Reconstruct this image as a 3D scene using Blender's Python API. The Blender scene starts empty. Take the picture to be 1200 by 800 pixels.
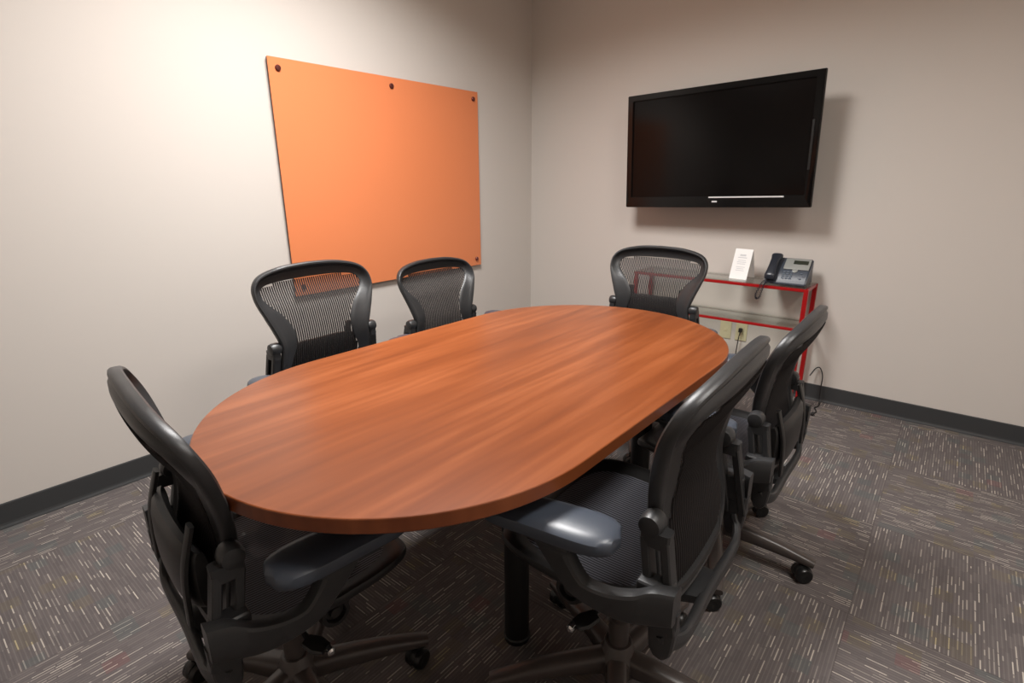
import bpy, bmesh, math, random
from math import pi, sin, cos, radians
from mathutils import Vector, Matrix, Euler

random.seed(7)
S = bpy.context.scene
COL = S.collection
V = Vector

# ------------------------------------------------------------------ materials
def srgb(r, g, b):
    def f(c):
        c /= 255.0
        return c / 12.92 if c <= 0.04045 else ((c + 0.055) / 1.055) ** 2.4
    return (f(r), f(g), f(b), 1.0)

def mat(name):
    m = bpy.data.materials.new(name)
    m.use_nodes = True
    nt = m.node_tree
    return m, nt, nt.nodes['Principled BSDF']

def plain(name, col, rough=0.5, metal=0.0, spec=0.5, bump=0.0, bscale=200.0, coat=0.0, var=0.0):
    m, nt, b = mat(name)
    b.inputs['Base Color'].default_value = col
    b.inputs['Roughness'].default_value = rough
    b.inputs['Metallic'].default_value = metal
    b.inputs['Specular IOR Level'].default_value = spec
    b.inputs['Coat Weight'].default_value = coat
    tc = nt.nodes.new('ShaderNodeTexCoord')
    if bump > 0 or var > 0:
        n = nt.nodes.new('ShaderNodeTexNoise')
        n.inputs['Scale'].default_value = bscale
        n.inputs['Detail'].default_value = 3
        nt.links.new(tc.outputs['Object'], n.inputs['Vector'])
        if bump > 0:
            bp = nt.nodes.new('ShaderNodeBump')
            bp.inputs['Strength'].default_value = bump
            bp.inputs['Distance'].default_value = 0.002
            nt.links.new(n.outputs['Fac'], bp.inputs['Height'])
            nt.links.new(bp.outputs['Normal'], b.inputs['Normal'])
        if var > 0:
            mx = nt.nodes.new('ShaderNodeMix'); mx.data_type = 'RGBA'
            mx.inputs['A'].default_value = [c * (1 - var) for c in col[:3]] + [1]
            mx.inputs['B'].default_value = [min(1, c * (1 + var)) for c in col[:3]] + [1]
            nt.links.new(n.outputs['Fac'], mx.inputs['Factor'])
            nt.links.new(mx.outputs['Result'], b.inputs['Base Color'])
    return m

class NG:
    """tiny helper for node maths"""
    def __init__(s, nt): s.nt = nt
    def math(s, op, a, b=None, c=None):
        n = s.nt.nodes.new('ShaderNodeMath'); n.operation = op
        for i, v in enumerate((a, b, c)):
            if v is None: continue
            if isinstance(v, (int, float)): n.inputs[i].default_value = v
            else: s.nt.links.new(v, n.inputs[i])
        return n.outputs[0]
    def mixf(s, f, a, b):
        # a + f*(b-a)
        return s.math('ADD', a, s.math('MULTIPLY', f, s.math('SUBTRACT', b, a)))
    def mixc(s, f, a, b):
        n = s.nt.nodes.new('ShaderNodeMix'); n.data_type = 'RGBA'
        for k, v in (('Factor', f), ('A', a), ('B', b)):
            if isinstance(v, (int, float, tuple, list)): n.inputs[k].default_value = v
            else: s.nt.links.new(v, n.inputs[k])
        return n.outputs['Result']
    def white(s, x, y, z=0.0):
        c = s.nt.nodes.new('ShaderNodeCombineXYZ')
        for i, v in enumerate((x, y, z)):
            if isinstance(v, (int, float)): c.inputs[i].default_value = v
            else: s.nt.links.new(v, c.inputs[i])
        w = s.nt.nodes.new('ShaderNodeTexWhiteNoise'); w.noise_dimensions = '3D'
        s.nt.links.new(c.outputs[0], w.inputs['Vector'])
        return w.outputs['Value']

TILE, TX0, TY0 = 0.552, 0.308, -0.625

def carpet_material():
    m, nt, b = mat('carpet_tiles')
    g = NG(nt)
    tc = nt.nodes.new('ShaderNodeTexCoord')
    sp = nt.nodes.new('ShaderNodeSeparateXYZ')
    nt.links.new(tc.outputs['Object'], sp.inputs[0])
    x, y = sp.outputs[0], sp.outputs[1]
    X = g.math('DIVIDE', g.math('SUBTRACT', x, TX0), TILE)
    Y = g.math('DIVIDE', g.math('SUBTRACT', y, TY0), TILE)
    ix, iy = g.math('FLOOR', X), g.math('FLOOR', Y)
    par = g.math('FLOORED_MODULO', g.math('ADD', ix, iy), 2.0)
    # u = across the pile lines, v = along them
    u = g.mixf(par, x, y)
    v = g.mixf(par, y, x)
    tid = g.math('ADD', g.math('MULTIPLY', ix, 17.3), g.math('MULTIPLY', iy, 5.7))
    PITCH = 0.0095
    uc = g.math('DIVIDE', u, PITCH)
    ci = g.math('FLOOR', uc)
    cf = g.math('FRACT', uc)
    off = g.white(ci, tid, 1.0)
    DL = 0.052
    vd = g.math('ADD', g.math('DIVIDE', v, DL), g.math('MULTIPLY', off, 1.0))
    di = g.math('FLOOR', vd)
    df = g.math('FRACT', vd)
    rnd = g.white(ci, di, tid)
    # low frequency field: some areas of the tile carry more light dashes
    ns = nt.nodes.new('ShaderNodeTexNoise'); ns.inputs['Scale'].default_value = 5.0
    ns.inputs['Detail'].default_value = 1.0
    nt.links.new(tc.outputs['Object'], ns.inputs['Vector'])
    thr = g.math('SUBTRACT', 1.10, g.math('MULTIPLY', ns.outputs['Fac'], 0.85))
    on = g.math('GREATER_THAN', rnd, thr)
    inside = g.math('MULTIPLY', g.math('GREATER_THAN', cf, 0.34), g.math('LESS_THAN', cf, 0.66))
    ends = g.math('LESS_THAN', df, 0.93)
    dash = g.math('MULTIPLY', g.math('MULTIPLY', on, inside), ends)
    bright = g.math('ADD', 0.22, g.math('MULTIPLY', g.math('POWER', g.white(ci, di, 8.0), 1.6), 0.78))
    dash = g.math('MULTIPLY', dash, bright)
    # ribs
    rib = g.math('MULTIPLY', g.math('SUBTRACT', 1.0, inside), 0.30)
    # coloured blocks
    bu = g.math('FLOOR', g.math('DIVIDE', u, PITCH * 5))
    bv = g.math('FLOOR', g.math('DIVIDE', v, 0.055))
    br = g.white(bu, bv, 3.3)
    teal = g.math('GREATER_THAN', br, 0.93)
    olive = g.math('LESS_THAN', br, 0.09)
    red = g.math('MULTIPLY', g.math('GREATER_THAN', br, 0.50), g.math('LESS_THAN', br, 0.515))
    base = g.mixc(g.white(ci, di, 5.0), srgb(97, 91, 90), srgb(110, 103, 101))
    base = g.mixc(rib, base, srgb(66, 60, 60))
    light = g.mixc(g.math('MULTIPLY', olive, 0.6), srgb(178, 169, 159), srgb(165, 150, 100))
    c = g.mixc(dash, base, light)
    c = g.mixc(g.math('MULTIPLY', teal, 0.22), c, srgb(70, 92, 92))
    c = g.mixc(g.math('MULTIPLY', olive, 0.18), c, srgb(112, 100, 70))
    c = g.mixc(g.math('MULTIPLY', red, 0.2), c, srgb(130, 62, 62))
    # joints between tiles
    fx, fy = g.math('FRACT', X), g.math('FRACT', Y)
    j = g.math('MINIMUM', g.math('MINIMUM', fx, g.math('SUBTRACT', 1.0, fx)), g.math('MINIMUM', fy, g.math('SUBTRACT', 1.0, fy)))
    jm = g.math('MULTIPLY', g.math('LESS_THAN', j, 0.003), 0.25)
    c = g.mixc(jm, c, srgb(50, 44, 43))
    nt.links.new(c, b.inputs['Base Color'])
    b.inputs['Roughness'].default_value = 0.95
    b.inputs['Specular IOR Level'].default_value = 0.15
    n2 = nt.nodes.new('ShaderNodeTexNoise'); n2.inputs['Scale'].default_value = 420
    nt.links.new(tc.outputs['Object'], n2.inputs['Vector'])
    h = g.math('ADD', n2.outputs['Fac'], g.math('MULTIPLY', inside, 0.6))
    bp = nt.nodes.new('ShaderNodeBump'); bp.inputs['Strength'].default_value = 0.5
    bp.inputs['Distance'].default_value = 0.002
    nt.links.new(h, bp.inputs['Height']); nt.links.new(bp.outputs['Normal'], b.inputs['Normal'])
    return m

def wood_material():
    m, nt, b = mat('cherry_laminate')
    g = NG(nt)
    tc = nt.nodes.new('ShaderNodeTexCoord')
    def stretched(sx, sy, scale, detail, rough=0.55):
        mp = nt.nodes.new('ShaderNodeMapping')
        mp.inputs['Scale'].default_value = (sx, sy, 4)
        nt.links.new(tc.outputs['Object'], mp.inputs['Vector'])
        n = nt.nodes.new('ShaderNodeTexNoise')
        n.inputs['Scale'].default_value = scale
        n.inputs['Detail'].default_value = detail
        n.inputs['Roughness'].default_value = rough
        n.inputs['Distortion'].default_value = 0.4
        nt.links.new(mp.outputs[0], n.inputs['Vector'])
        return n.outputs['Fac']
    a = stretched(14, 1.4, 1.0, 3)
    f = stretched(48, 2.2, 1.0, 1)
    big = stretched(3.2, 0.8, 1.0, 2)
    r = nt.nodes.new('ShaderNodeValToRGB')
    e = r.color_ramp.elements
    e[0].position = 0.33; e[0].color = srgb(98, 48, 22)
    e[1].position = 0.66; e[1].color = srgb(137, 77, 43)
    e.new(0.5).color = srgb(116, 60, 29)
    s = g.math('ADD', g.math('MULTIPLY', a, 0.55), g.math('ADD', g.math('MULTIPLY', f, 0.25), g.math('MULTIPLY', big, 0.2)))
    nt.links.new(s, r.inputs['Fac'])
    nt.links.new(r.outputs['Color'], b.inputs['Base Color'])
    b.inputs['Roughness'].default_value = 0.28
    b.inputs['Specular IOR Level'].default_value = 0.45
    return m

def pellicle_material(name, axis, pitch, duty, open_tr, dark, light):
    """woven mesh: opaque cords with see-through gaps between them"""
    m, nt, b = mat(name)
    g = NG(nt)
    tc = nt.nodes.new('ShaderNodeTexCoord')
    sp = nt.nodes.new('ShaderNodeSeparateXYZ')
    nt.links.new(tc.outputs['Object'], sp.inputs[0])
    f = g.math('FRACT', g.math('DIVIDE', g.math('ADD', sp.outputs[axis], 5.0), pitch))
    gap = g.math('GREATER_THAN', f, duty)
    b.inputs['Roughness'].default_value = 0.6
    b.inputs['Specular IOR Level'].default_value = 0.3
    col = g.mixc(gap, dark, light)
    nt.links.new(col, b.inputs['Base Color'])
    tr = nt.nodes.new('ShaderNodeBsdfTransparent')
    mx = nt.nodes.new('ShaderNodeMixShader')
    nt.links.new(g.math('MULTIPLY_ADD', gap, open_tr[1] - open_tr[0], open_tr[0]), mx.inputs[0])
    nt.links.new(b.outputs[0], mx.inputs[1]); nt.links.new(tr.outputs[0], mx.inputs[2])
    nt.links.new(mx.outputs[0], nt.nodes['Material Output'].inputs['Surface'])
    return m

def sheet_material(name, col, transmit):
    m, nt, b = mat(name)
    b.inputs['Base Color'].default_value = col
    b.inputs['Roughness'].default_value = 0.7
    tr = nt.nodes.new('ShaderNodeBsdfTransparent')
    mx = nt.nodes.new('ShaderNodeMixShader'); mx.inputs[0].default_value = transmit
    nt.links.new(b.outputs[0], mx.inputs[1]); nt.links.new(tr.outputs[0], mx.inputs[2])
    nt.links.new(mx.outputs[0], nt.nodes['Material Output'].inputs['Surface'])
    return m

def glass_material(name, tint, rough=0.02):
    m, nt, b = mat(name)
    nt.nodes.remove(b)
    tr = nt.nodes.new('ShaderNodeBsdfTransparent'); tr.inputs['Color'].default_value = tint
    gl = nt.nodes.new('ShaderNodeBsdfGlossy'); gl.inputs['Roughness'].default_value = rough
    fr = nt.nodes.new('ShaderNodeFresnel')
    # thin pane: the same reflectance on the way in and on the way out
    ge = nt.nodes.new('ShaderNodeNewGeometry'); g = NG(nt)
    nt.links.new(g.mixf(ge.outputs['Backfacing'], 1.5, 1 / 1.5), fr.inputs['IOR'])
    mx = nt.nodes.new('ShaderNodeMixShader')
    nt.links.new(fr.outputs[0], mx.inputs[0]); nt.links.new(tr.outputs[0], mx.inputs[1]); nt.links.new(gl.outputs[0], mx.inputs[2])
    nt.links.new(mx.outputs[0], nt.nodes['Material Output'].inputs['Surface'])
    return m

def emit_material(name, col, strength):
    m, nt, b = mat(name)
    b.inputs['Base Color'].default_value = (0.8, 0.8, 0.8, 1)
    b.inputs['Emission Color'].default_value = col
    b.inputs['Emission Strength'].default_value = strength
    return m

M = {}
M['wall'] = plain('wall_vinyl', srgb(204, 197, 190), 0.7, spec=0.2, bump=0.10, bscale=320)
M['ceiling'] = plain('ceiling_tile', srgb(225, 222, 215), 0.9, spec=0.1, bump=0.3, bscale=150)
M['base'] = plain('cove_base_rubber', srgb(54, 55, 56), 0.55, bump=0.05, bscale=300)
M['carpet'] = carpet_material()
M['wood'] = wood_material()
M['plastic'] = plain('graphite_plastic', srgb(43, 43, 44), 0.38, bump=0.12, bscale=900)
M['plastic_dark'] = plain('black_plastic', srgb(30, 29, 29), 0.42, bump=0.08, bscale=700)
M['base_metal'] = plain('graphite_enamel', srgb(70, 63, 60), 0.35, spec=0.5, bump=0.04, bscale=700)
M['pad'] = plain('armpad_urethane', srgb(60, 66, 76), 0.34, bump=0.06, bscale=900)
M['rubber'] = plain('caster_nylon', srgb(22, 22, 22), 0.35)
M['chrome'] = plain('chrome', srgb(200, 200, 200), 0.15, metal=1.0)
M['mesh_back'] = [plain('back_cord', srgb(44, 41, 41), 0.55, spec=0.3), sheet_material('back_sheet', srgb(60, 56, 55), 0.62)]
M['mesh_seat'] = pellicle_material('seat_pellicle', 0, 0.0075, 0.5, (0.04, 0.10), srgb(40, 40, 44), srgb(112, 114, 124))
M['black'] = plain('black_powder_coat', srgb(20, 19, 19), 0.45, bump=0.05, bscale=500)
M['orange'] = plain('orange_back_painted_glass', srgb(222, 132, 86), 0.34, spec=0.35, var=0.02, bscale=3)
M['board_edge'] = plain('board_backing', srgb(96, 52, 36), 0.5)
M['standoff'] = plain('standoff_bronze', srgb(110, 60, 55), 0.3, metal=0.6)
M['bezel'] = plain('gloss_black_bezel', srgb(15, 14, 14), 0.16, spec=0.25)
M['screen'] = plain('lcd_screen', srgb(40, 34, 32), 0.12, spec=0.15)
M['silver'] = plain('silver_trim', srgb(225, 225, 226), 0.3, metal=0.2)
M['red'] = plain('red_enamel', srgb(160, 22, 24), 0.3, spec=0.5, var=0.05, bscale=20)
M['glass'] = glass_material('shelf_glass', (0.955, 0.975, 0.955, 1))
M['rear_rail'] = plain('grey_steel', srgb(120, 108, 98), 0.4, metal=0.2)
M['paper'] = plain('white_card', srgb(240, 240, 238), 0.6, var=0.01, bscale=30)
M['ink'] = plain('grey_print', srgb(205, 206, 208), 0.7)
M['phone'] = plain('slate_phone_plastic', srgb(62, 68, 78), 0.38, bump=0.04, bscale=900)
M['phone_dark'] = plain('dark_phone_plastic', srgb(38, 42, 50), 0.3)
M['phone_silver'] = plain('silver_phone_panel', srgb(158, 160, 156), 0.35, metal=0.3)
M['lcd'] = plain('phone_lcd', srgb(48, 52, 44), 0.2)
M['key'] = plain('phone_key', srgb(96, 104, 116), 0.4)
M['ivory'] = plain('ivory_plate', srgb(214, 206, 170), 0.4)
M['cord'] = plain('black_cord', srgb(28, 25, 25), 0.5)
M['lamp'] = emit_material('downlight_lens', (1.0, 0.86, 0.66, 1), 6.0)
M['can'] = plain('white_trim_ring', srgb(230, 228, 222), 0.4)

# ------------------------------------------------------------------ mesh helpers
def link(name, bm, m, parent=None, smooth=True, loc=None, rot=None, autosmooth=35):
    bmesh.ops.recalc_face_normals(bm, faces=bm.faces)
    me = bpy.data.meshes.new(name)
    if smooth:
        for f in bm.faces: f.smooth = True
        lim = radians(autosmooth)
        for e in bm.edges:
            if len(e.link_faces) == 2 and e.calc_face_angle(0) > lim: e.smooth = False
    bm.to_mesh(me); bm.free()
    mats = m if isinstance(m, (list, tuple)) else [m]
    for x in mats: me.materials.append(x)
    o = bpy.data.objects.new(name, me)
    COL.objects.link(o)
    if parent is not None: o.parent = parent
    if loc is not None: o.location = loc
    if rot is not None: o.rotation_euler = rot
    return o

def empty(name, loc=(0, 0, 0), rz=0.0):
    o = bpy.data.objects.new(name, None)
    o.empty_display_size = 0.1
    COL.objects.link(o)
    o.location = loc; o.rotation_euler = (0, 0, rz)
    return o

def tag(o, label=None, cat=None, group=None, kind=None):
    if label: o['label'] = label
    if cat: o['category'] = cat
    if group: o['group'] = group
    if kind: o['kind'] = kind
    return o

def box(bm, c, s, bevel=0.0, seg=2, rot=None, mi=0):
    """axis aligned (or rotated) bevelled box centred on c with full size s"""
    t = bmesh.new()
    bmesh.ops.create_cube(t, size=1.0)
    bmesh.ops.scale(t, vec=s, verts=t.verts)
    if bevel > 0:
        bmesh.ops.bevel(t, geom=t.edges[:], offset=bevel, segments=seg, affect='EDGES', profile=0.6)
    if rot is not None:
        bmesh.ops.rotate(t, cent=(0, 0, 0), matrix=Euler(rot).to_matrix(), verts=t.verts)
    bmesh.ops.translate(t, vec=c, verts=t.verts)
    merge(bm, t, mi)

def merge(bm, t, mi=0):
    vm = {}
    for v in t.verts: vm[v] = bm.verts.new(v.co)
    for f in t.faces:
        try:
            nf = bm.faces.new([vm[v] for v in f.verts]); nf.material_index = mi
        except ValueError: pass
    t.free()

def lathe(bm, prof, c=(0, 0, 0), axis='Z', n=28, mi=0):
    """prof: list of (radius, height)"""
    rings = []
    for r, h in prof:
        ring = []
        for i in range(n):
            a = 2 * pi * i / n
            p = V((r * cos(a), r * sin(a), h))
            if axis == 'X': p = V((p.z, p.x, p.y))
            elif axis == 'Y': p = V((p.x, p.z, p.y))
            ring.append(bm.verts.new(p + V(c)))
        rings.append(ring)
    for a, b in zip(rings, rings[1:]):
        for i in range(n):
            f = bm.faces.new((a[i], a[(i + 1) % n], b[(i + 1) % n], b[i])); f.material_index = mi
    for ring in (rings[0], rings[-1]):
        f = bm.faces.new(ring); f.material_index = mi

def catmull(pts, n=6, closed=False):
    pts = [V(p) for p in pts]
    if closed: e = [pts[-1]] + pts + [pts[0], pts[1]]
    else: e = [2 * pts[0] - pts[1]] + pts + [2 * pts[-1] - pts[-2]]
    out = []
    for i in range(1, len(e) - 2):
        a, b, d, f = e[i - 1], e[i], e[i + 1], e[i + 2]
        for k in range(n):
            t = k / n
            out.append(0.5 * (2 * b + (d - a) * t + (2 * a - 5 * b + 4 * d - f) * t * t + (3 * b - a - 3 * d + f) * t ** 3))
    if not closed: out.append(pts[-1])
    return out

def sweep(bm, path, size, side=(1, 0, 0), n=12, power=2.6, closed=False, cap=True, mi=0):
    """sweep a super-ellipse section; size: list of (half width along side, half height) per path point"""
    path = [V(p) for p in path]
    N = len(path)
    if not isinstance(size, list): size = [size] * N
    if len(size) != N:
        ss = []
        for i in range(N):
            t = i / (N - 1) * (len(size) - 1); k = min(int(t), len(size) - 2); f = t - k
            ss.append((size[k][0] * (1 - f) + size[k + 1][0] * f, size[k][1] * (1 - f) + size[k + 1][1] * f))
        size = ss
    rings = []
    side = V(side)
    for i, p in enumerate(path):
        if closed: tg = path[(i + 1) % N] - path[i - 1]
        else: tg = path[min(i + 1, N - 1)] - path[max(i - 1, 0)]
        tg.normalize()
        u = (side - tg * side.dot(tg))
        if u.length < 1e-4: u = V((0, 1, 0)) - tg * tg.y
        u.normalize()
        w = tg.cross(u)
        ring = []
        for k in range(n):
            a = 2 * pi * k / n + pi / n
            ca, sa = cos(a), sin(a)
            x = math.copysign(abs(ca) ** (2 / power), ca) * size[i][0]
            y = math.copysign(abs(sa) ** (2 / power), sa) * size[i][1]
            ring.append(bm.verts.new(p + u * x + w * y))
        rings.append(ring)
    m = N if closed else N - 1
    for i in range(m):
        a, b = rings[i], rings[(i + 1) % N]
        for k in range(n):
            f = bm.faces.new((a[k], a[(k + 1) % n], b[(k + 1) % n], b[k])); f.material_index = mi
    if cap and not closed:
        for r in (rings[0], rings[-1]):
            f = bm.faces.new(r); f.material_index = mi

def tube(bm, pts, r, n=8, smooth=6, mi=0):
    sweep(bm, catmull(pts, smooth) if smooth else pts, (r, r), side=(0.3, 0.2, 0.93), n=n, power=2.0, mi=mi)

def strip_surface(bm, rings, closed_ring=True, mi=0):
    vs = [[bm.verts.new(p) for p in r] for r in rings]
    for a, b in zip(vs, vs[1:] + ([vs[0]] if closed_ring else [])):
        n = len(a)
        for k in range(n):
            f = bm.faces.new((a[k], a[(k + 1) % n], b[(k + 1) % n], b[k])); f.material_index = mi

def interp(xs, ys, x):
    if x <= xs[0]: return ys[0]
    for i in range(len(xs) - 1):
        if x <= xs[i + 1]:
            t = (x - xs[i]) / (xs[i + 1] - xs[i]); return ys[i] * (1 - t) + ys[i + 1] * t
    return ys[-1]

# ------------------------------------------------------------------ the room
WX, WY, H = 3.7, -4.9, 2.62          # far wall y = 0, left wall x = 0

def struct(name, bm, m, smooth=False):
    return tag(link(name, bm, m, smooth=smooth), kind='structure')

bm = bmesh.new(); box(bm, (WX / 2, WY / 2, -0.05), (WX + 0.4, -WY + 0.4, 0.1)); struct('floor', bm, M['carpet'])
bm = bmesh.new(); box(bm, (-0.06, WY / 2, H / 2), (0.12, -WY + 0.24, H)); struct('wall_left', bm, M['wall'])
bm = bmesh.new(); box(bm, (WX / 2, 0.06, H / 2), (WX, 0.12, H)); struct('wall_far', bm, M['wall'])
bm = bmesh.new(); box(bm, (WX + 0.06, WY / 2, H / 2), (0.12, -WY + 0.24, H)); struct('wall_right', bm, M['wall'])
bm = bmesh.new(); box(bm, (WX / 2, WY - 0.06, H / 2), (WX, 0.12, H)); struct('wall_near', bm, M['wall'])
bm = bmesh.new(); box(bm, (WX / 2, WY / 2, H + 0.05), (WX + 0.24, -WY + 0.24, 0.1)); struct('ceiling', bm, M['ceiling'])

BB = 0.097
def baseboard(name, a, b, nrm):
    """cove base: flat band with a rounded top and a small toe at the carpet"""
    a, b, nrm = V(a), V(b), V(nrm)
    prof = [(0, 0), (0.011, 0), (0.0105, 0.004), (0.007, 0.012), (0.0055, 0.02), (0.0055, BB - 0.004), (0.004, BB), (0, BB)]
    bm = bmesh.new()
    r = [[bm.verts.new(p + nrm * d + V((0, 0, z))) for d, z in prof] for p in (a, b)]
    n = len(prof)
    for i in range(n): bm.faces.new((r[0][i], r[0][(i + 1) % n], r[1][(i + 1) % n], r[1][i]))
    bm.faces.new(r[0]); bm.faces.new(r[1])
    struct(name, bm, M['base'])
baseboard('baseboard_left', (0, WY, 0), (0, 0, 0), (1, 0, 0))
baseboard('baseboard_far', (0.0055, 0, 0), (WX, 0, 0), (0, -1, 0))
baseboard('baseboard_right', (WX, WY, 0), (WX, -0.0055, 0), (-1, 0, 0))
baseboard('baseboard_near', (0.0055, WY, 0), (WX - 0.0055, WY, 0), (0, 1, 0))

# ------------------------------------------------------------------ conference table
TC = (1.6427, -2.2289); TA, TS, TE, TROT = 0.4647, 0.3501, 0.4819, -0.0105
TOPZ, TTH = 0.735, 0.030
table = tag(empty('conference_table', (TC[0], TC[1], 0), TROT),
            'long oval cherry wood conference table in the middle of the room', 'table')
def oval(inset=0.0, n=48):
    a, e = TA - inset, TE - inset
    p = [(a * cos(pi * i / n), TS + e * sin(pi * i / n)) for i in range(n + 1)]
    return p + [(-x, -y) for x, y in p]
bm = bmesh.new()
rings = []
prof = [(0.0, TOPZ - TTH + 0.003), (0.0, TOPZ - 0.0025), (0.0008, TOPZ - 0.0008), (0.0025, TOPZ)]
for ins, z in [(0.003, TOPZ - TTH)] + prof:
    rings.append([bm.verts.new((x, y, z)) for x, y in oval(ins)])
for a, b in zip(rings, rings[1:]):
    n = len(a)
    for k in range(n): bm.faces.new((a[k], a[(k + 1) % n], b[(k + 1) % n], b[k]))
bm.faces.new(rings[0]); bm.faces.new(rings[-1])
link('tabletop', bm, M['wood'], table, autosmooth=15)
# black posts with round feet and an apron frame under the top
for px_, py_ in ((.163, -.183), (.163, .53), (-.163, .53), (-.163, .18)):
    bm = bmesh.new()
    lathe(bm, [(0.036, 0.0), (0.037, 0.012), (0.034, 0.016), (0.034, 0.685), (0.05, 0.69), (0.05, 0.70)], (px_, py_, 0))
    link('leg', bm, M['black'], table)
bm = bmesh.new()
box(bm, (0, .17, 0.6900), (0.42, 0.86, 0.03), 0.004)
link('under_frame', bm, M['black'], table, smooth=False)

# ------------------------------------------------------------------ the task chairs
O_CTRL = [(0, .43), (.072, .434), (.150, .447), (.188, .482), (.198, .535), (.193, .59), (.186, .65), (.204, .71), (.224, .765), (.242, .823), (.236, .872), (.196, .906), (.105, .926), (0, .931)]
I_CTRL = [(0, .460), (.06, .463), (.112, .474), (.142, .500), (.150, .540), (.143, .590), (.124, .640), (.118, .695), (.146, .755), (.196, .812), (.205, .843), (.178, .865), (.098, .873), (0, .875)]
PZ = [.40, .48, .55, .60, .65, .70, .76, .82, .87, .91, .935]
PY = [-.162, -.164, -.158, -.148, -.144, -.150, -.166, -.188, -.206, -.213, -.212]
PCURV = 0.20
_pc = catmull([(z, y, 0) for z, y in zip(PZ, PY)], 8)
_pzs, _pys = [p.x for p in _pc], [p.y for p in _pc]
def back_y(x, z): return interp(_pzs, _pys, z) + PCURV * x * x + 5.0 * x ** 4

def closed_loop(ctrl, n=5):
    h = catmull([(x, z, 0) for x, z in ctrl], n)
    h[0].x = 0; h[-1].x = 0
    left = [V((-p.x, p.y, 0)) for p in h[1:-1]][::-1]
    return h, h + left

def top_weight(z):
    k = min(1.0, max(0.0, (z - .76) / .09))
    return k * k * (3 - 2 * k)

def build_back_frame():
    _, O = closed_loop(O_CTRL); _, I = closed_loop(I_CTRL)
    # (t from outer rim to inner rim, offset towards the sitter +y)
    sec = [(-.01, .000), (.0, .008), (.07, .0125), (.17, .0135), (.30, .0105), (.42, .007), (.75, .005), (.96, .003), (1.0, .0),
           (.96, -.003), (.75, -.005), (.45, -.006), (.30, -.0085), (.17, -.0125), (.06, -.011), (.0, -.007)]
    rings = []
    for o, i in zip(O, I):
        r = []
        w = top_weight(i.y)
        for t, d in sec:
            x = o.x + (i.x - o.x) * t; z = o.y + (i.y - o.y) * t
            k = min(1.0, max(0.0, (t - .22) / .35)); k = k * k * (3 - 2 * k)
            r.append(V((x, back_y(x, z) + d - .014 * w * k, z)))
        rings.append(r)
    bm = bmesh.new(); strip_surface(bm, rings)
    return bm

def build_back_mesh():
    """woven suspension: raised vertical cords over a thin see-through sheet"""
    h, _ = closed_loop(I_CTRL)
    zs, ws = [p.y for p in h], [p.x for p in h]
    bm = bmesh.new(); rows = []
    for p in h[1:-1]:
        x0 = p.x + 0.006; row = []
        for k in range(15):
            x = -x0 + 2 * x0 * k / 14
            row.append(bm.verts.new((x, back_y(x, p.y) - 0.004 - .013 * top_weight(p.y), p.y)))
        rows.append(row)
    for a, b in zip(rows, rows[1:]):
        for k in range(14): bm.faces.new((a[k], a[k + 1], b[k + 1], b[k])).material_index = 1
    PIT, CW, CD = .0088, .0022, .0030
    n = int(.215 / PIT)
    for c in range(-n, n + 1):
        x = c * PIT; seg = []
        z = zs[0]
        while z <= zs[-1] + .008:
            inside = interp(zs, ws, z) + .004 > abs(x) and zs[0] - .003 <= z <= zs[-1] + .003
            if inside: seg.append(z)
            if (not inside or z + .010 > zs[-1] + .008) and len(seg) > 1:
                ring = [[bm.verts.new((x + dx, back_y(x, q) - .004 - .013 * top_weight(q) + dy, q)) for dx, dy in ((-CW, -CD * .4), (-CW * .5, -CD), (CW * .5, -CD), (CW, -CD * .4), (CW, CD * .4), (CW * .5, CD), (-CW * .5, CD), (-CW, CD * .4))] for q in seg]
                for a, b in zip(ring, ring[1:]):
                    for k in range(8): bm.faces.new((a[k], a[(k + 1) % 8], b[(k + 1) % 8], b[k]))
            if not inside: seg = []
            z += .010
    return bm

SY = [-.20, -.12, 0, .10, .17, .215, .245]
SZ = [.468, .458, .452, .456, .458, .446, .420]
_sc = catmull([(y, z, 0) for y, z in zip(SY, SZ)], 6)
_sys, _szs = [p.x for p in _sc], [p.y for p in _sc]
def seat_z(x, y): return interp(_sys, _szs, y) + 0.35 * x * x
def seat_loop(inset, n=56):
    ax, ay, cy = 0.243 - inset, 0.212 - inset, 0.030
    out = []
    for i in range(n):
        a = 2 * pi * i / n; c, s = cos(a), sin(a)
        w = 1.0 - 0.10 * max(0, -s) ** 2
        out.append((math.copysign(abs(c) ** .55, c) * ax * w, cy + math.copysign(abs(s) ** .6, s) * ay))
    return out
def build_seat_frame():
    O, I = seat_loop(0.0), seat_loop(0.045)
    sec = [(0, 0), (.05, .008), (.25, .011), (.6, .008), (1, .002), (1, -.006), (.6, -.012), (.25, -.016), (.05, -.010)]
    rings = []
    for o, i in zip(O, I):
        r = []
        for t, d in sec:
            x, y = o[0] + (i[0] - o[0]) * t, o[1] + (i[1] - o[1]) * t
            r.append(V((x, y, seat_z(x, y) + d)))
        rings.append(r)
    bm = bmesh.new(); strip_surface(bm, rings); return bm
def build_seat_mesh():
    I = seat_loop(0.040); bm = bmesh.new(); rings = []
    for k in range(1, 9):
        f = k / 8; r = []
        for x, y in I:
            X, Y = x * f, 0.03 + (y - 0.03) * f
            r.append(bm.verts.new((X, Y, seat_z(X, Y) + 0.002)))
        rings.append(r)
    c = bm.verts.new((0, 0.03, seat_z(0, 0.03) + 0.002))
    n = len(I)
    for k in range(n): bm.faces.new((c, rings[0][k], rings[0][(k + 1) % n]))
    for a, b in zip(rings, rings[1:]):
        for k in range(n): bm.faces.new((a[k], a[(k + 1) % n], b[(k + 1) % n], b[k]))
    return bm

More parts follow.
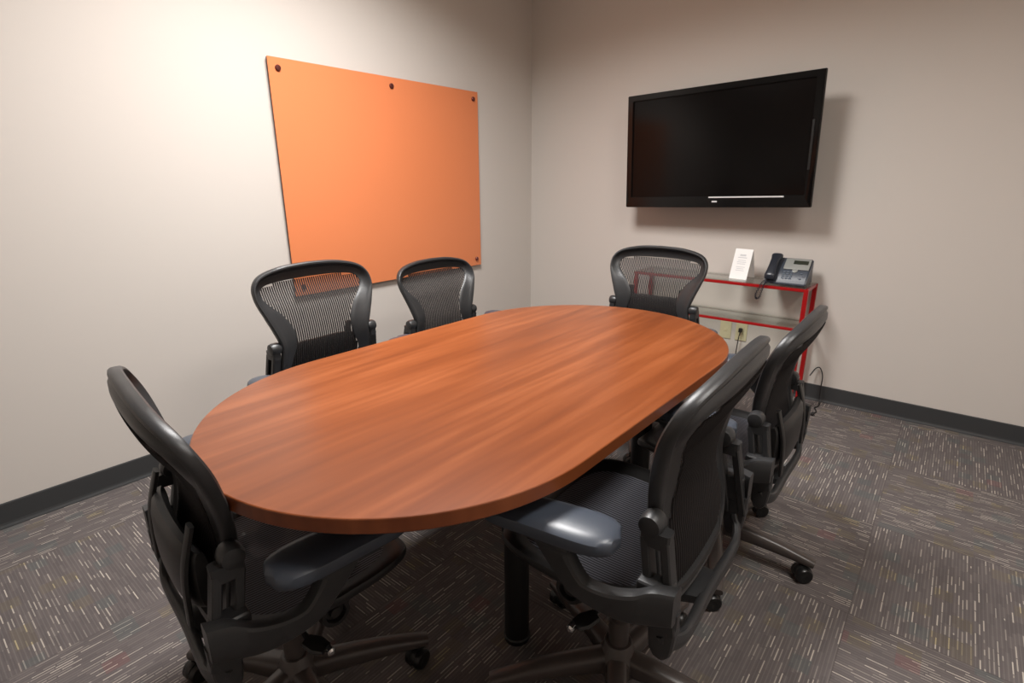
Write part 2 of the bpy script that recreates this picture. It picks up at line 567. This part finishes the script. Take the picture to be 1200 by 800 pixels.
def build_lumbar():
    """height adjustable pad slung behind the frame: thick padded bow with two slider rails"""
    bm = bmesh.new(); rings = []
    N = 25
    for i in range(N):
        x = -.150 + .30 * i / (N - 1); t = abs(x) / .150
        zc = .585; hh = .082 * (1 - .30 * t ** 3); th = .021 * (1 - .45 * t ** 4)
        top = zc + hh - .018 * (1 - t * t); bot = zc - hh
        y0 = back_y(x, zc) - .020
        ring = []
        for k in range(14):
            a = 2 * pi * k / 14
            ca, sa = cos(a), sin(a)
            z = (top + bot) / 2 + math.copysign(abs(sa) ** .7, sa) * (top - bot) / 2
            y = y0 - th + math.copysign(abs(ca) ** .8, ca) * th
            ring.append(bm.verts.new((x, y, z)))
        rings.append(ring)
    for a, b in zip(rings, rings[1:]):
        for k in range(14): bm.faces.new((a[k], a[(k + 1) % 14], b[(k + 1) % 14], b[k]))
    bm.faces.new(rings[0]); bm.faces.new(rings[-1])
    for s in (-1, 1):
        sweep(bm, catmull([(s * .130, back_y(.13, .68) - .036, .690), (s * .132, back_y(.13, .60) - .058, .60), (s * .130, back_y(.13, .52) - .050, .495)], 6), (.013, .005), n=8, power=4)
    return bm

def build_bracket(s):
    """upright beside the back: two rails around a slot, with the back pivot boss on top"""
    bm = bmesh.new()
    x = s * .212
    top, bot = V((x - s * .004, -.150, .632)), V((x + s * .010, -.180, .430))
    for dy in (-.0185, .0185):
        sweep(bm, [top + V((0, dy, -.005)), bot + V((0, dy, .03))], (.015, .009), n=10, power=5)
    sweep(bm, [top + V((0, 0, .012)), top + V((0, 0, -.018))], (.0155, .0275), n=12, power=5)
    sweep(bm, catmull([bot + V((0, 0, .075)), bot + V((0, 0, .02)), bot + V((0, .001, -.015)), bot + V((0, .004, -.032))], 4), [(.015, .027), (.014, .025), (.013, .021), (.009, .011)], n=12, power=4)
    lathe(bm, [(.010, -.020), (.019, -.018), (.022, -.010), (.022, .010), (.019, .018), (.010, .020)], (top.x - s * .002, top.y + .010, top.z + .020), axis='X', n=20)
    return bm

def build_yoke():
    """U-shaped support behind the back that joins both brackets and runs forward to the tilt"""
    bm = bmesh.new()
    half = [(.222, -.180, .455), (.212, -.190, .428), (.170, -.200, .410), (.11, -.200, .402), (.0, -.196, .398)]
    full = [(-x, y, z) for x, y, z in half] + half[::-1][1:]
    sweep(bm, catmull(full, 5), [(.009, .018), (.009, .016), (.010, .014), (.012, .014), (.010, .014), (.009, .016), (.009, .018)], side=(0, 1, 0), n=12, power=3)
    sweep(bm, catmull([(0, -.196, .400), (0, -.14, .390), (0, -.08, .39)], 5), [(.05, .014), (.06, .018), (.07, .024)], n=10, power=4)
    return bm

def build_arm(s):
    """clamp on the bracket and a deep curved web rising to the pad"""
    bm = bmesh.new()
    # outline of the web in (y, z): scooped upper edge, straight lower edge
    up = catmull([(-.204, .560, 0), (-.168, .558, 0), (-.138, .545, 0), (-.098, .540, 0), (-.062, .552, 0), (-.034, .586, 0), (-.022, .622, 0)], 6)
    lo = catmull([(-.204, .492, 0), (-.165, .486, 0), (-.128, .484, 0), (-.078, .494, 0), (-.030, .522, 0), (.025, .577, 0), (.065, .620, 0)], 6)
    n = len(up); rings = []
    for i in range(n):
        t = i / (n - 1)
        u, l = up[i], lo[i]
        xc = s * (.234 + .061 * min(1, t * 1.5)); hw = .019 - .003 * sin(pi * t)
        r = []
        for a, b in ((-1, .12), (-.75, .02), (-.3, 0), (.3, 0), (.75, .02), (1, .12), (1, .88), (.75, .98), (.3, 1), (-.3, 1), (-.75, .98), (-1, .88)):
            r.append(bm.verts.new((xc + a * hw, l.x + (u.x - l.x) * b, l.y + (u.y - l.y) * b)))
        rings.append(r)
    for a, b in zip(rings, rings[1:]):
        for k in range(12): bm.faces.new((a[k], a[(k + 1) % 12], b[(k + 1) % 12], b[k]))
    bm.faces.new(rings[0]); bm.faces.new(rings[-1])
    box(bm, (s * .226, -.163, .524), (.040, .062, .064), .008, 3)
    box(bm, (s * .296, .020, .616), (.060, .120, .012), .004, 2)
    return bm

def build_pad(s):
    bm = bmesh.new()
    L, W, T = .134, .050, .022
    cx, cy, cz = 0, 0, 0
    nu, nv = 28, 16
    rings = []
    for i in range(nu + 1):
        t = -1 + 2 * i / nu
        t = math.copysign(abs(t) ** .8, t)
        k = (1 - abs(t) ** 5) ** .40 if abs(t) < 1 else 0.02
        k = max(k, .02)
        w = W * k * (1.0 - .10 * t)
        ring = []
        for j in range(nv):
            a = 2 * pi * j / nv
            ca, sa = cos(a), sin(a)
            ring.append(bm.verts.new((cx + math.copysign(abs(ca) ** .7, ca) * w, cy + t * L, cz + math.copysign(abs(sa) ** .75, sa) * T * (.35 + .65 * k) - .006 * max(0, t) ** 2)))
        rings.append(ring)
    for a, b in zip(rings, rings[1:]):
        for j in range(nv): bm.faces.new((a[j], a[(j + 1) % nv], b[(j + 1) % nv], b[j]))
    bm.faces.new(rings[0]); bm.faces.new(rings[-1])
    return bm

def build_tilt():
    bm = bmesh.new()
    box(bm, (0, -.01, .390), (.17, .24, .065), .018, 3)
    box(bm, (0, .10, .402), (.26, .06, .04), .012, 3)
    lathe(bm, [(.028, .335), (.040, .342), (.040, .362), (.03, .37)], (0, 0, 0), n=24)
    for s in (-1, 1):
        sweep(bm, catmull([(s * .07, .10, .40), (s * .15, .11, .42), (s * .205, .10, .452)], 5), (.018, .012), side=(0, 1, 0), n=8, power=3)
        sweep(bm, catmull([(s * .07, -.08, .40), (s * .15, -.11, .42), (s * .198, -.12, .456)], 5), (.018, .012), side=(0, 1, 0), n=8, power=3)
    return bm

def build_knob(s):
    bm = bmesh.new()
    lathe(bm, [(.010, s * .10), (.010, s * .158), (.030, s * .160), (.034, s * .166), (.034, s * .182), (.030, s * .190), (.022, s * .190), (.020, s * .180), (.012, s * .180), (.011, s * .188), (.002, s * .188)], (0, .035, .400), axis='X', n=26)
    return bm
def build_lever(s):
    bm = bmesh.new()
    sweep(bm, catmull([(s * .08, -.02, .385), (s * .16, -.03, .385), (s * .205, -.03, .382)], 4), (.006, .006), n=8, power=2, side=(0, 0, 1))
    sweep(bm, [(s * .195, -.034, .382), (s * .22, -.022, .380), (s * .238, -.012, .378)], [(.007, .014), (.008, .020), (.005, .014)], n=10, power=3, side=(0, 0, 1))
    return bm
def build_lever_tip(s):
    bm = bmesh.new()
    lathe(bm, [(.004, -.010), (.008, -.007), (.008, .007), (.004, .010)], (s * .246, -.008, .378), axis='X', n=12)
    return bm

def build_hub():
    bm = bmesh.new()
    lathe(bm, [(.030, .062), (.046, .066), (.050, .075), (.050, .105), (.046, .118), (.038, .128), (.034, .150), (.032, .152), (.020, .152)], n=30)
    return bm
def build_column():
    bm = bmesh.new()
    lathe(bm, [(.025, .10), (.025, .215), (.0245, .218), (.0185, .222), (.0185, .385)], n=24)
    return bm
def build_leg():
    bm = bmesh.new()
    path = catmull([(.025, 0, .098), (.10, 0, .096), (.20, 0, .087), (.285, 0, .074), (.318, 0, .068)], 5)
    sweep(bm, path, [(.028, .030), (.026, .026), (.023, .021), (.020, .015), (.018, .012)], side=(0, 1, 0), n=14, power=3)
    return bm
def build_caster():
    bm = bmesh.new()
    for s in (-1, 1):
        lathe(bm, [(.006, s * .005), (.024, s * .005), (.0265, s * .008), (.0265, s * .019), (.023, s * .024), (.012, s * .025), (.006, s * .023)], (-.012, 0, .0265), axis='Y', n=24)
    # hood between and over the wheels
    sweep(bm, [(-.012 + .024 * cos(a), 0, .028 + .027 * sin(a)) for a in [radians(d) for d in range(-10, 200, 15)]], (.010, .004), side=(0, 1, 0), n=8, power=3)
    lathe(bm, [(.008, .030), (.008, .068), (.012, .062)], (0, 0, 0), n=12)
    return bm

MESHES = {}
def part(name, builder, m, parent, loc=(0, 0, 0), rot=(0, 0, 0), args=()):
    key = (name, builder.__name__, args)
    if key not in MESHES:
        o = link(name, builder(*args), m, parent)
        MESHES[key] = o.data
    else:
        o = bpy.data.objects.new(name, MESHES[key]); COL.objects.link(o); o.parent = parent
    o.location = loc; o.rotation_euler = rot
    return o

def about(p, rx):
    """location + rotation that turns a part about a horizontal axis through p"""
    R = Matrix.Rotation(rx, 4, 'X')
    t = V(p) - (R @ V(p))
    return t

def chair(x, y, facing, dz, base_rot, label, lumbar=True, recline=0.0, caster_rot=0.6, lumbar_dz=0.0, arm_dz=0.0, pad_toe=0.0):
    """facing: world angle of the direction the sitter looks in"""
    rz = facing - pi / 2
    c = tag(empty('task_chair', (x, y, 0), rz), label, 'chair', 'mesh task chairs around the table')
    piv = (0, -.15, .645)
    rl = about(piv, recline) + V((0, 0, dz)); rr = (recline, 0, 0)
    part('back_frame', build_back_frame, M['plastic'], c, rl, rr)
    part('back_mesh', build_back_mesh, M['mesh_back'], c, rl, rr)
    if lumbar:
        part('lumbar_pad', build_lumbar, M['plastic_dark'], c, rl + V((0, 0, lumbar_dz)), rr)
    up = (0, 0, dz)
    part('seat_frame', build_seat_frame, M['plastic_dark'], c, up)
    part('seat_mesh', build_seat_mesh, M['mesh_seat'], c, up)
    for s in (1, -1):
        part('back_bracket', build_bracket, M['plastic'], c, up, args=(s,))
        a = part('armrest', build_arm, M['plastic'], c, (0, 0, dz + arm_dz), args=(s,))
        part('arm_pad', build_pad, M['pad'], a, (s * .297, .018, .642), (0, 0, -s * pad_toe), args=(s,))
    part('back_yoke', build_yoke, M['plastic'], c, up)
    t = part('tilt_mechanism', build_tilt, M['plastic_dark'], c, up)
    for s in (1, -1):
        part('tension_knob', build_knob, M['plastic_dark'], t, args=(s,))
        part('lever', build_lever, M['plastic_dark'], t, args=(s,))
        part('lever_tip', build_lever_tip, M['chrome'], t, args=(s,))
    part('gas_lift', build_column, M['base_metal'], c)
    part('base_hub', build_hub, M['base_metal'], c)
    for k in range(5):
        l = part('base_leg', build_leg, M['base_metal'], c, rot=(0, 0, base_rot - rz + k * 2 * pi / 5))
        part('caster', build_caster, M['rubber'], l, loc=(.298, 0, 0), rot=(0, 0, caster_rot + k * 1.9))
    return c

R_ = radians
chair(0.910, -2.288, R_(1.4), .019, R_(20), 'black mesh chair before the left end of the orange board, on the wall side', lumbar=True, lumbar_dz=-.01, arm_dz=-.075)
chair(0.814, -1.588, R_(0.4), -.054, R_(50), 'black mesh chair in front of the right corner of the orange board, without lumbar pad', lumbar=False, arm_dz=-.03)
chair(1.473, -1.083, R_(-88.2), -.001, R_(10), 'black mesh chair at the far end of the table, in front of the red shelf', lumbar=True, lumbar_dz=.04, arm_dz=-.07)
chair(2.085, -1.675, R_(180.5), -.050, R_(4), 'black mesh chair on the right side of the table, farther one, with padded lumbar block', lumbar=True, lumbar_dz=-.03)
chair(2.098, -2.380, R_(182), .012, R_(226), 'black mesh chair in the right foreground with its seat and near armrest in full view', lumbar=False, pad_toe=R_(9))
chair(1.512, -2.902, R_(83), -.028, R_(61.3), 'black mesh chair seen edge-on at the near left end of the table', lumbar=True)

# ------------------------------------------------------------------ orange board on the left wall
YL, YR, ZT, ZB = -1.9906, -0.6031, 1.7812, 0.6769
board = tag(empty('glass_board', (0, (YL + YR) / 2, ZB)), 'large orange glass writing board on the left wall', 'board')
hw, hh = (YR - YL) / 2, (ZT - ZB)
bm = bmesh.new(); box(bm, (.0215, 0, hh / 2), (.005, 2 * hw, hh), .0012, 1); link('panel', bm, M['orange'], board, smooth=False)
bm = bmesh.new(); box(bm, (.0130, 0, hh / 2), (.011, 2 * hw - .006, hh - .006)); link('backing', bm, M['board_edge'], board, smooth=False)
for yy, zz in ((-hw + .045, hh - .045), (0, hh - .045), (hw - .045, hh - .045), (-hw + .045, .045), (hw - .045, .045)):
    bm = bmesh.new()
    lathe(bm, [(.008, .0), (.008, .024), (.0135, .0241), (.0135, .030), (.011, .033), (.004, .034)], (0, yy, zz), axis='X', n=20)
    link('standoff', bm, M['standoff'], board)

# ------------------------------------------------------------------ television
tvp = (1.4213, -0.20, 1.4086); TW, THT = 1.0628, 0.6492
tv = tag(empty('television', tvp), 'black flat screen television mounted on the far wall', 'television')
tv.rotation_euler = (Matrix.Rotation(-0.03, 3, 'Z') @ Matrix.Rotation(0.0235, 3, 'X') @ Matrix.Rotation(-0.025, 3, 'Y')).to_euler()
# local: x right, -y towards viewer, z up
bm = bmesh.new()
box(bm, (0, .012, 0), (TW, .020, THT), .006, 3)
box(bm, (0, .035, 0), (TW - .07, .040, THT - .07), .012, 3)
box(bm, (0, .062, -.02), (TW * .72, .035, THT * .66), .015, 2)
link('housing', bm, M['bezel'], tv)
def ring_frame(bm, w, h, wi, hi, y0, y1, dz=0.0):
    o = [(-w / 2, -h / 2), (w / 2, -h / 2), (w / 2, h / 2), (-w / 2, h / 2)]
    i = [(-wi / 2, -hi / 2 + dz), (wi / 2, -hi / 2 + dz), (wi / 2, hi / 2 + dz), (-wi / 2, hi / 2 + dz)]
    rows = [[bm.verts.new((x, y, z)) for x, z in L] for L, y in ((o, y1), (o, y0), (i, y0), (i, y1))]
    for a, b in zip(rows, rows[1:] + rows[:1]):
        for k in range(4): bm.faces.new((a[k], a[(k + 1) % 4], b[(k + 1) % 4], b[k]))
bm = bmesh.new(); ring_frame(bm, TW - .004, THT - .004, TW - .075, THT - .098, -.008, .010, .014)
bmesh.ops.bevel(bm, geom=[e for e in bm.edges], offset=.003, segments=2, affect='EDGES')
link('bezel', bm, M['bezel'], tv)
bm = bmesh.new(); box(bm, (0, .004, .014), (TW - .070, .004, THT - .093)); link('screen', bm, M['screen'], tv, smooth=False)
bm = bmesh.new(); box(bm, (.20, -.0095, -.2685), (.40, .004, .008), .0015, 1); link('trim_strip', bm, M['silver'], tv, smooth=False)
bm = bmesh.new(); box(bm, (.035, -.0092, -.292), (.030, .003, .009), .001, 1); link('badge', bm, M['silver'], tv, smooth=False)
bm = bmesh.new(); box(bm, (TW / 2 - .030, -.010, -.02), (.012, .005, .24), .002, 1); link('button_strip', bm, M['rubber'], tv, smooth=False)
bm = bmesh.new()
box(bm, (.03, .178, .03), (.26, .02, .26), .004)
box(bm, (.02, .125, .03), (.08, .10, .18), .004)
link('wall_mount', bm, M['black'], tv, smooth=False)

# ------------------------------------------------------------------ red shelf with glass shelves
SX0, SX1, SY0, SY1, ST, SL = 1.03, 2.02, -.27, -.03, .690, .470
shelf = tag(empty('console_shelf', ((SX0 + SX1) / 2, (SY0 + SY1) / 2, 0)), 'narrow red metal shelf unit with glass shelves under the television', 'shelf')
ox, oy = (SX0 + SX1) / 2, (SY0 + SY1) / 2
P_ = .022
for xx in (SX0 + P_ / 2, SX1 - P_ / 2):
    for yy in (SY0 + P_ / 2, SY1 - P_ / 2):
        bm = bmesh.new(); box(bm, (xx - ox, yy - oy, ST / 2 - .002), (P_, P_, ST - .004), .002, 1); link('post', bm, M['red'], shelf, smooth=False)
for zt, h in ((ST - .004, .016), (SL, .014)):
    bm = bmesh.new(); box(bm, (0, SY0 + P_ / 2 - oy, zt - h / 2), (SX1 - SX0 - 2 * P_, .016, h), .0015, 1); link('rail', bm, M['red'], shelf, smooth=False)
    for xx in (SX0 + P_ / 2, SX1 - P_ / 2):
        bm = bmesh.new(); box(bm, (xx - ox, 0, zt - h / 2), (.016, SY1 - SY0 - 2 * P_, h), .0015, 1); link('rail', bm, M['red'], shelf, smooth=False)
    bm = bmesh.new(); box(bm, (0, SY1 - P_ / 2 - oy, zt - .004), (SX1 - SX0 - 2 * P_, .008, .008), .001, 1); tag(link('rear_rail', bm, M['rear_rail'], shelf, smooth=False), 'grey rear rail')
bm = bmesh.new(); box(bm, (0, 0, ST - .001), (SX1 - SX0 - .004, SY1 - SY0 - .004, .006), .001, 1); link('glass_top', bm, M['glass'], shelf, smooth=False)
bm = bmesh.new(); box(bm, (0, 0, SL + .003), (SX1 - SX0 - 2 * P_ - .002, SY1 - SY0 - .006, .006), .001, 1); link('glass_shelf', bm, M['glass'], shelf, smooth=False)
GT = ST + .002

# card: folded tent card leaning back
card = tag(empty('tent_card', (1.640, -.165, GT), R_(-6)), 'white tent card standing on the red shelf left of the phone', 'card')
cw, ch, lean = .100, .165, .055
bm = bmesh.new()
for (p0, p1) in (((-.030, 0), (lean - .030, ch)), ((lean + .03, 0), (lean - .030, ch))):
    (ya, za), (yb, zb) = p0, p1
    d = V((0, yb - ya, zb - za)).normalized(); nn = V((0, d.z, -d.y)) * .0007
    t = bmesh.new(); vs = []
    for sx, sn, e in ((-1, -1, 0), (1, -1, 0), (1, 1, 0), (-1, 1, 0), (-1, -1, 1), (1, -1, 1), (1, 1, 1), (-1, 1, 1)):
        q = V((sx * cw / 2, ya if e == 0 else yb, za if e == 0 else zb)) + nn * sn
        vs.append(t.verts.new(q))
    for f in ((0, 1, 2, 3), (4, 7, 6, 5), (0, 4, 5, 1), (1, 5, 6, 2), (2, 6, 7, 3), (3, 7, 4, 0)): t.faces.new([vs[i] for i in f])
    merge(bm, t)
link('card_sheet', bm, M['paper'], card, smooth=False)
bm = bmesh.new()
tilt = math.atan2(lean, ch)
def on_card(u, v): # u across, v along the slope
    L = math.hypot(lean, ch)
    return V((u, -.030 + lean * v / L - .0012, ch * v / L + .0004))
for v, w, h in ((.138, .034, .010), (.124, .050, .005), (.108, .044, .003), (.098, .052, .003), (.088, .046, .003), (.070, .050, .003), (.060, .040, .003), (.050, .048, .003)):
    c_ = on_card(0, v); box(bm, c_, (w, .0005, h), rot=(-tilt, 0, 0))
link('printed_lines', bm, M['ink'], card, smooth=False)

# desk phone
ph = tag(empty('desk_phone', (1.893, -.150, GT), R_(0)), 'dark grey desk phone with handset and small display on the red shelf', 'phone')
PT = R_(33)      # how far the face leans back from upright... face pitch
bm = bmesh.new()
# wedge body, local x -.085..+.085 ; front low, rear high
prof = [(-.080, 0), (-.080, .020), (.045, .128), (.062, .128), (.075, .0)]
def extrude_x(bm, prof, x0, x1, mi=0):
    a = [bm.verts.new((x0, y, z)) for y, z in prof]; b = [bm.verts.new((x1, y, z)) for y, z in prof]
    n = len(prof)
    for i in range(n): bm.faces.new((a[i], a[(i + 1) % n], b[(i + 1) % n], b[i]))
    bm.faces.new(a); bm.faces.new(b)
extrude_x(bm, prof, -.105, .100)
bmesh.ops.bevel(bm, geom=bm.edges[:], offset=.005, segments=2, affect='EDGES')
link('phone_body', bm, M['phone'], ph, autosmooth=50)
fdir = V((0, .125, .108)).normalized(); fn = V((0, -fdir.z, fdir.y))
fang = math.atan2(fdir.z, fdir.y)
def face(u, v, off=0.0): return V((u, -.080, .020)) + fdir * v + fn * off
bm = bmesh.new(); box(bm, face(.032, .122, .003), (.125, .076, .008), .003, 2, rot=(fang, 0, 0)); link('display_panel', bm, M['phone_silver'], ph)
bm = bmesh.new(); box(bm, face(.048, .133, .008), (.072, .026, .003), .001, 1, rot=(fang, 0, 0)); link('display', bm, M['lcd'], ph, smooth=False)
for r in range(4):
    for cidx in range(3):
        bm = bmesh.new(); box(bm, face(-.018 + cidx * .018, .066 - r * .015, .002), (.013, .009, .005), .0015, 1, rot=(fang, 0, 0))
        link('key', bm, M['key'], ph)
for r in range(3):
    bm = bmesh.new(); box(bm, face(.066 + (r % 2) * .016, .060 - r * .018, .002), (.012, .008, .005), .0015, 1, rot=(fang, 0, 0)); link('function_key', bm, M['key'], ph)
bm = bmesh.new()
lathe(bm, [(.014, 0), (.014, .004), (.010, .005), (.009, .003), (.002, .003)], (0, 0, 0), n=20)
bmesh.ops.rotate(bm, cent=(0, 0, 0), matrix=Matrix.Rotation(fang, 3, 'X'), verts=bm.verts)
bmesh.ops.translate(bm, vec=face(.030, .078, .001), verts=bm.verts)
link('navigation_ring', bm, M['phone_silver'], ph)
bm = bmesh.new()
pth = [face(-.076, v, o) for v, o in ((-.004, .012), (.012, .024), (.04, .032), (.08, .036), (.12, .032), (.150, .026), (.166, .014))]
sweep(bm, catmull(pth, 5), [(.026, .012), (.029, .018), (.023, .014), (.021, .013), (.023, .014), (.029, .018), (.026, .012)], side=(1, 0, 0), n=16, power=3)
link('handset', bm, M['phone_dark'], ph)
# coiled cord hanging in a loop in front of the shelf
bm = bmesh.new()
ctr = catmull([(-.085, -.085, .022), (-.100, -.118, .012), (-.108, -.136, -.012), (-.124, -.138, -.052), (-.120, -.138, -.078), (-.104, -.138, -.070), (-.096, -.138, -.034), (-.088, -.136, .000), (-.080, -.120, .013), (-.060, -.082, .012)], 16)
hel = []
for i, p in enumerate(ctr):
    tg = (ctr[min(i + 1, len(ctr) - 1)] - ctr[max(i - 1, 0)]).normalized()
    u = tg.cross(V((0, 1, 0.2))).normalized(); w = tg.cross(u)
    a = i * 1.25
    hel.append(p + (u * cos(a) + w * sin(a)) * .0042)
sweep(bm, hel, (.0022, .0022), side=(0, 1, .2), n=6, power=2)
link('coiled_cord', bm, M['phone_dark'], ph)

# wall outlets
def outlet(x, z, plug, label):
    o = tag(empty('wall_outlet', (x, 0, z)), label, 'outlet', 'wall outlets under the shelf')
    bm = bmesh.new(); box(bm, (0, -.003, 0), (.068, .006, .108), .0025, 2); link('cover_plate', bm, M['ivory'], o)
    if plug:
        for zz in (.022, -.022):
            bm = bmesh.new(); box(bm, (0, -.0065, zz), (.032, .003, .028), .004, 2); link('socket', bm, M['ivory'], o)
    else:
        bm = bmesh.new(); box(bm, (0, -.0065, 0), (.018, .003, .018), .002, 2); link('jack', bm, M['ivory'], o)
    return o
outlet(1.545, .335, False, 'ivory wall plate under the red shelf, left of the plugged-in outlet')
outlet(1.640, .335, True, 'ivory power outlet under the red shelf with a black plug in it')
pc = tag(empty('power_cord', (1.640, -.012, .345)), 'dark power cord plugged into the outlet under the red shelf', 'cord')
bm = bmesh.new(); box(bm, (0, -.012, .006), (.020, .024, .026), .005, 2); link('plug', bm, M['cord'], pc)
bm = bmesh.new(); tube(bm, [(0, -.014, -.004), (-.004, -.020, -.05), (-.010, -.018, -.15), (-.014, -.020, -.25), (-.004, -.03, -.325), (.05, -.05, -.340)], .003); link('cable', bm, M['cord'], pc)
lc = tag(empty('loose_cable', (2.105, -.012, 0)), 'thin black cable looping down the far wall onto the carpet, right of the red shelf', 'cable')
bm = bmesh.new(); tube(bm, [(-.050, -.040, .16), (-.030, -.012, .20), (-.008, -.010, .205), (.010, -.014, .16), (.012, -.022, .09), (.016, -.030, .02), (.024, -.070, .004), (.012, -.120, .004), (.030, -.170, .004), (.022, -.215, .004)], .0032); link('cable_run', bm, M['cord'], lc)
bm = bmesh.new(); lathe(bm, [(.004, -.012), (.009, -.009), (.009, .009), (.004, .012)], (.022, -.23, .009), axis='Y', n=12); link('connector', bm, M['cord'], lc)

# ------------------------------------------------------------------ ceiling light and added fill
def troffer(x, y, lx, ly, power, spread, label, col=(1.0, .99, .99)):
    o = tag(empty('ceiling_troffer', (x, y, H)), label, 'light', 'recessed ceiling lights')
    bm = bmesh.new(); ring_frame(bm, lx + .06, ly + .06, lx, ly, -.012, .0)
    bmesh.ops.rotate(bm, cent=(0, 0, 0), matrix=Matrix.Rotation(-pi / 2, 3, 'X'), verts=bm.verts)
    bmesh.ops.translate(bm, vec=(0, 0, -.012), verts=bm.verts)
    link('trim_frame', bm, M['can'], o, smooth=False)
    bm = bmesh.new(); box(bm, (0, 0, -.003), (lx, ly, .004)); link('lens', bm, M['lamp'], o, smooth=False)
    ld = bpy.data.lights.new('tube_lamp', 'AREA'); ld.shape = 'RECTANGLE'; ld.size = lx; ld.size_y = ly
    ld.energy = power; ld.color = col; ld.spread = R_(spread)
    l = bpy.data.objects.new('tube_lamp', ld); COL.objects.link(l); l.parent = o
    l.location = (0, 0, -.014)
    return o
troffer(1.17, -2.08, .55, .90, 67, 152, 'recessed ceiling light above the wall side of the table')
troffer(3.00, -2.25, .55, .90, 23, 160, 'added fill light out of view beside the right wall, above the open carpet')  # fill panel added to brighten the far wall's right part and the carpet

w = bpy.data.worlds.new('World'); S.world = w; w.use_nodes = True
w.node_tree.nodes['Background'].inputs[0].default_value = (.5, .48, .45, 1)
w.node_tree.nodes['Background'].inputs[1].default_value = .05

# ------------------------------------------------------------------ camera
cd = bpy.data.cameras.new('Camera'); cam = bpy.data.objects.new('Camera', cd); COL.objects.link(cam); S.camera = cam
f_px, yaw, pitch, roll = 626.518, 2.259748, -0.291619, -0.0050622
cd.sensor_width = 36; cd.lens = f_px * 36 / 1200; cd.clip_start = .05
cp, sp_ = cos(pitch), sin(pitch)
fw = V((cos(yaw) * cp, sin(yaw) * cp, sp_)); rt = V((sin(yaw), -cos(yaw), 0)); upv = rt.cross(fw)
r2 = cos(roll) * rt + sin(roll) * upv; u2 = -sin(roll) * rt + cos(roll) * upv
mw = Matrix((r2, u2, -fw)).transposed().to_4x4(); mw.translation = V((2.566808, -3.355605, 1.235493))
cam.matrix_world = mw

vs = S.view_settings
S.display_settings.display_device = 'sRGB'
vs.view_transform = 'Standard'; vs.look = 'None'; vs.gamma = 1.0; vs.use_curve_mapping = False
vs.exposure = 0.0
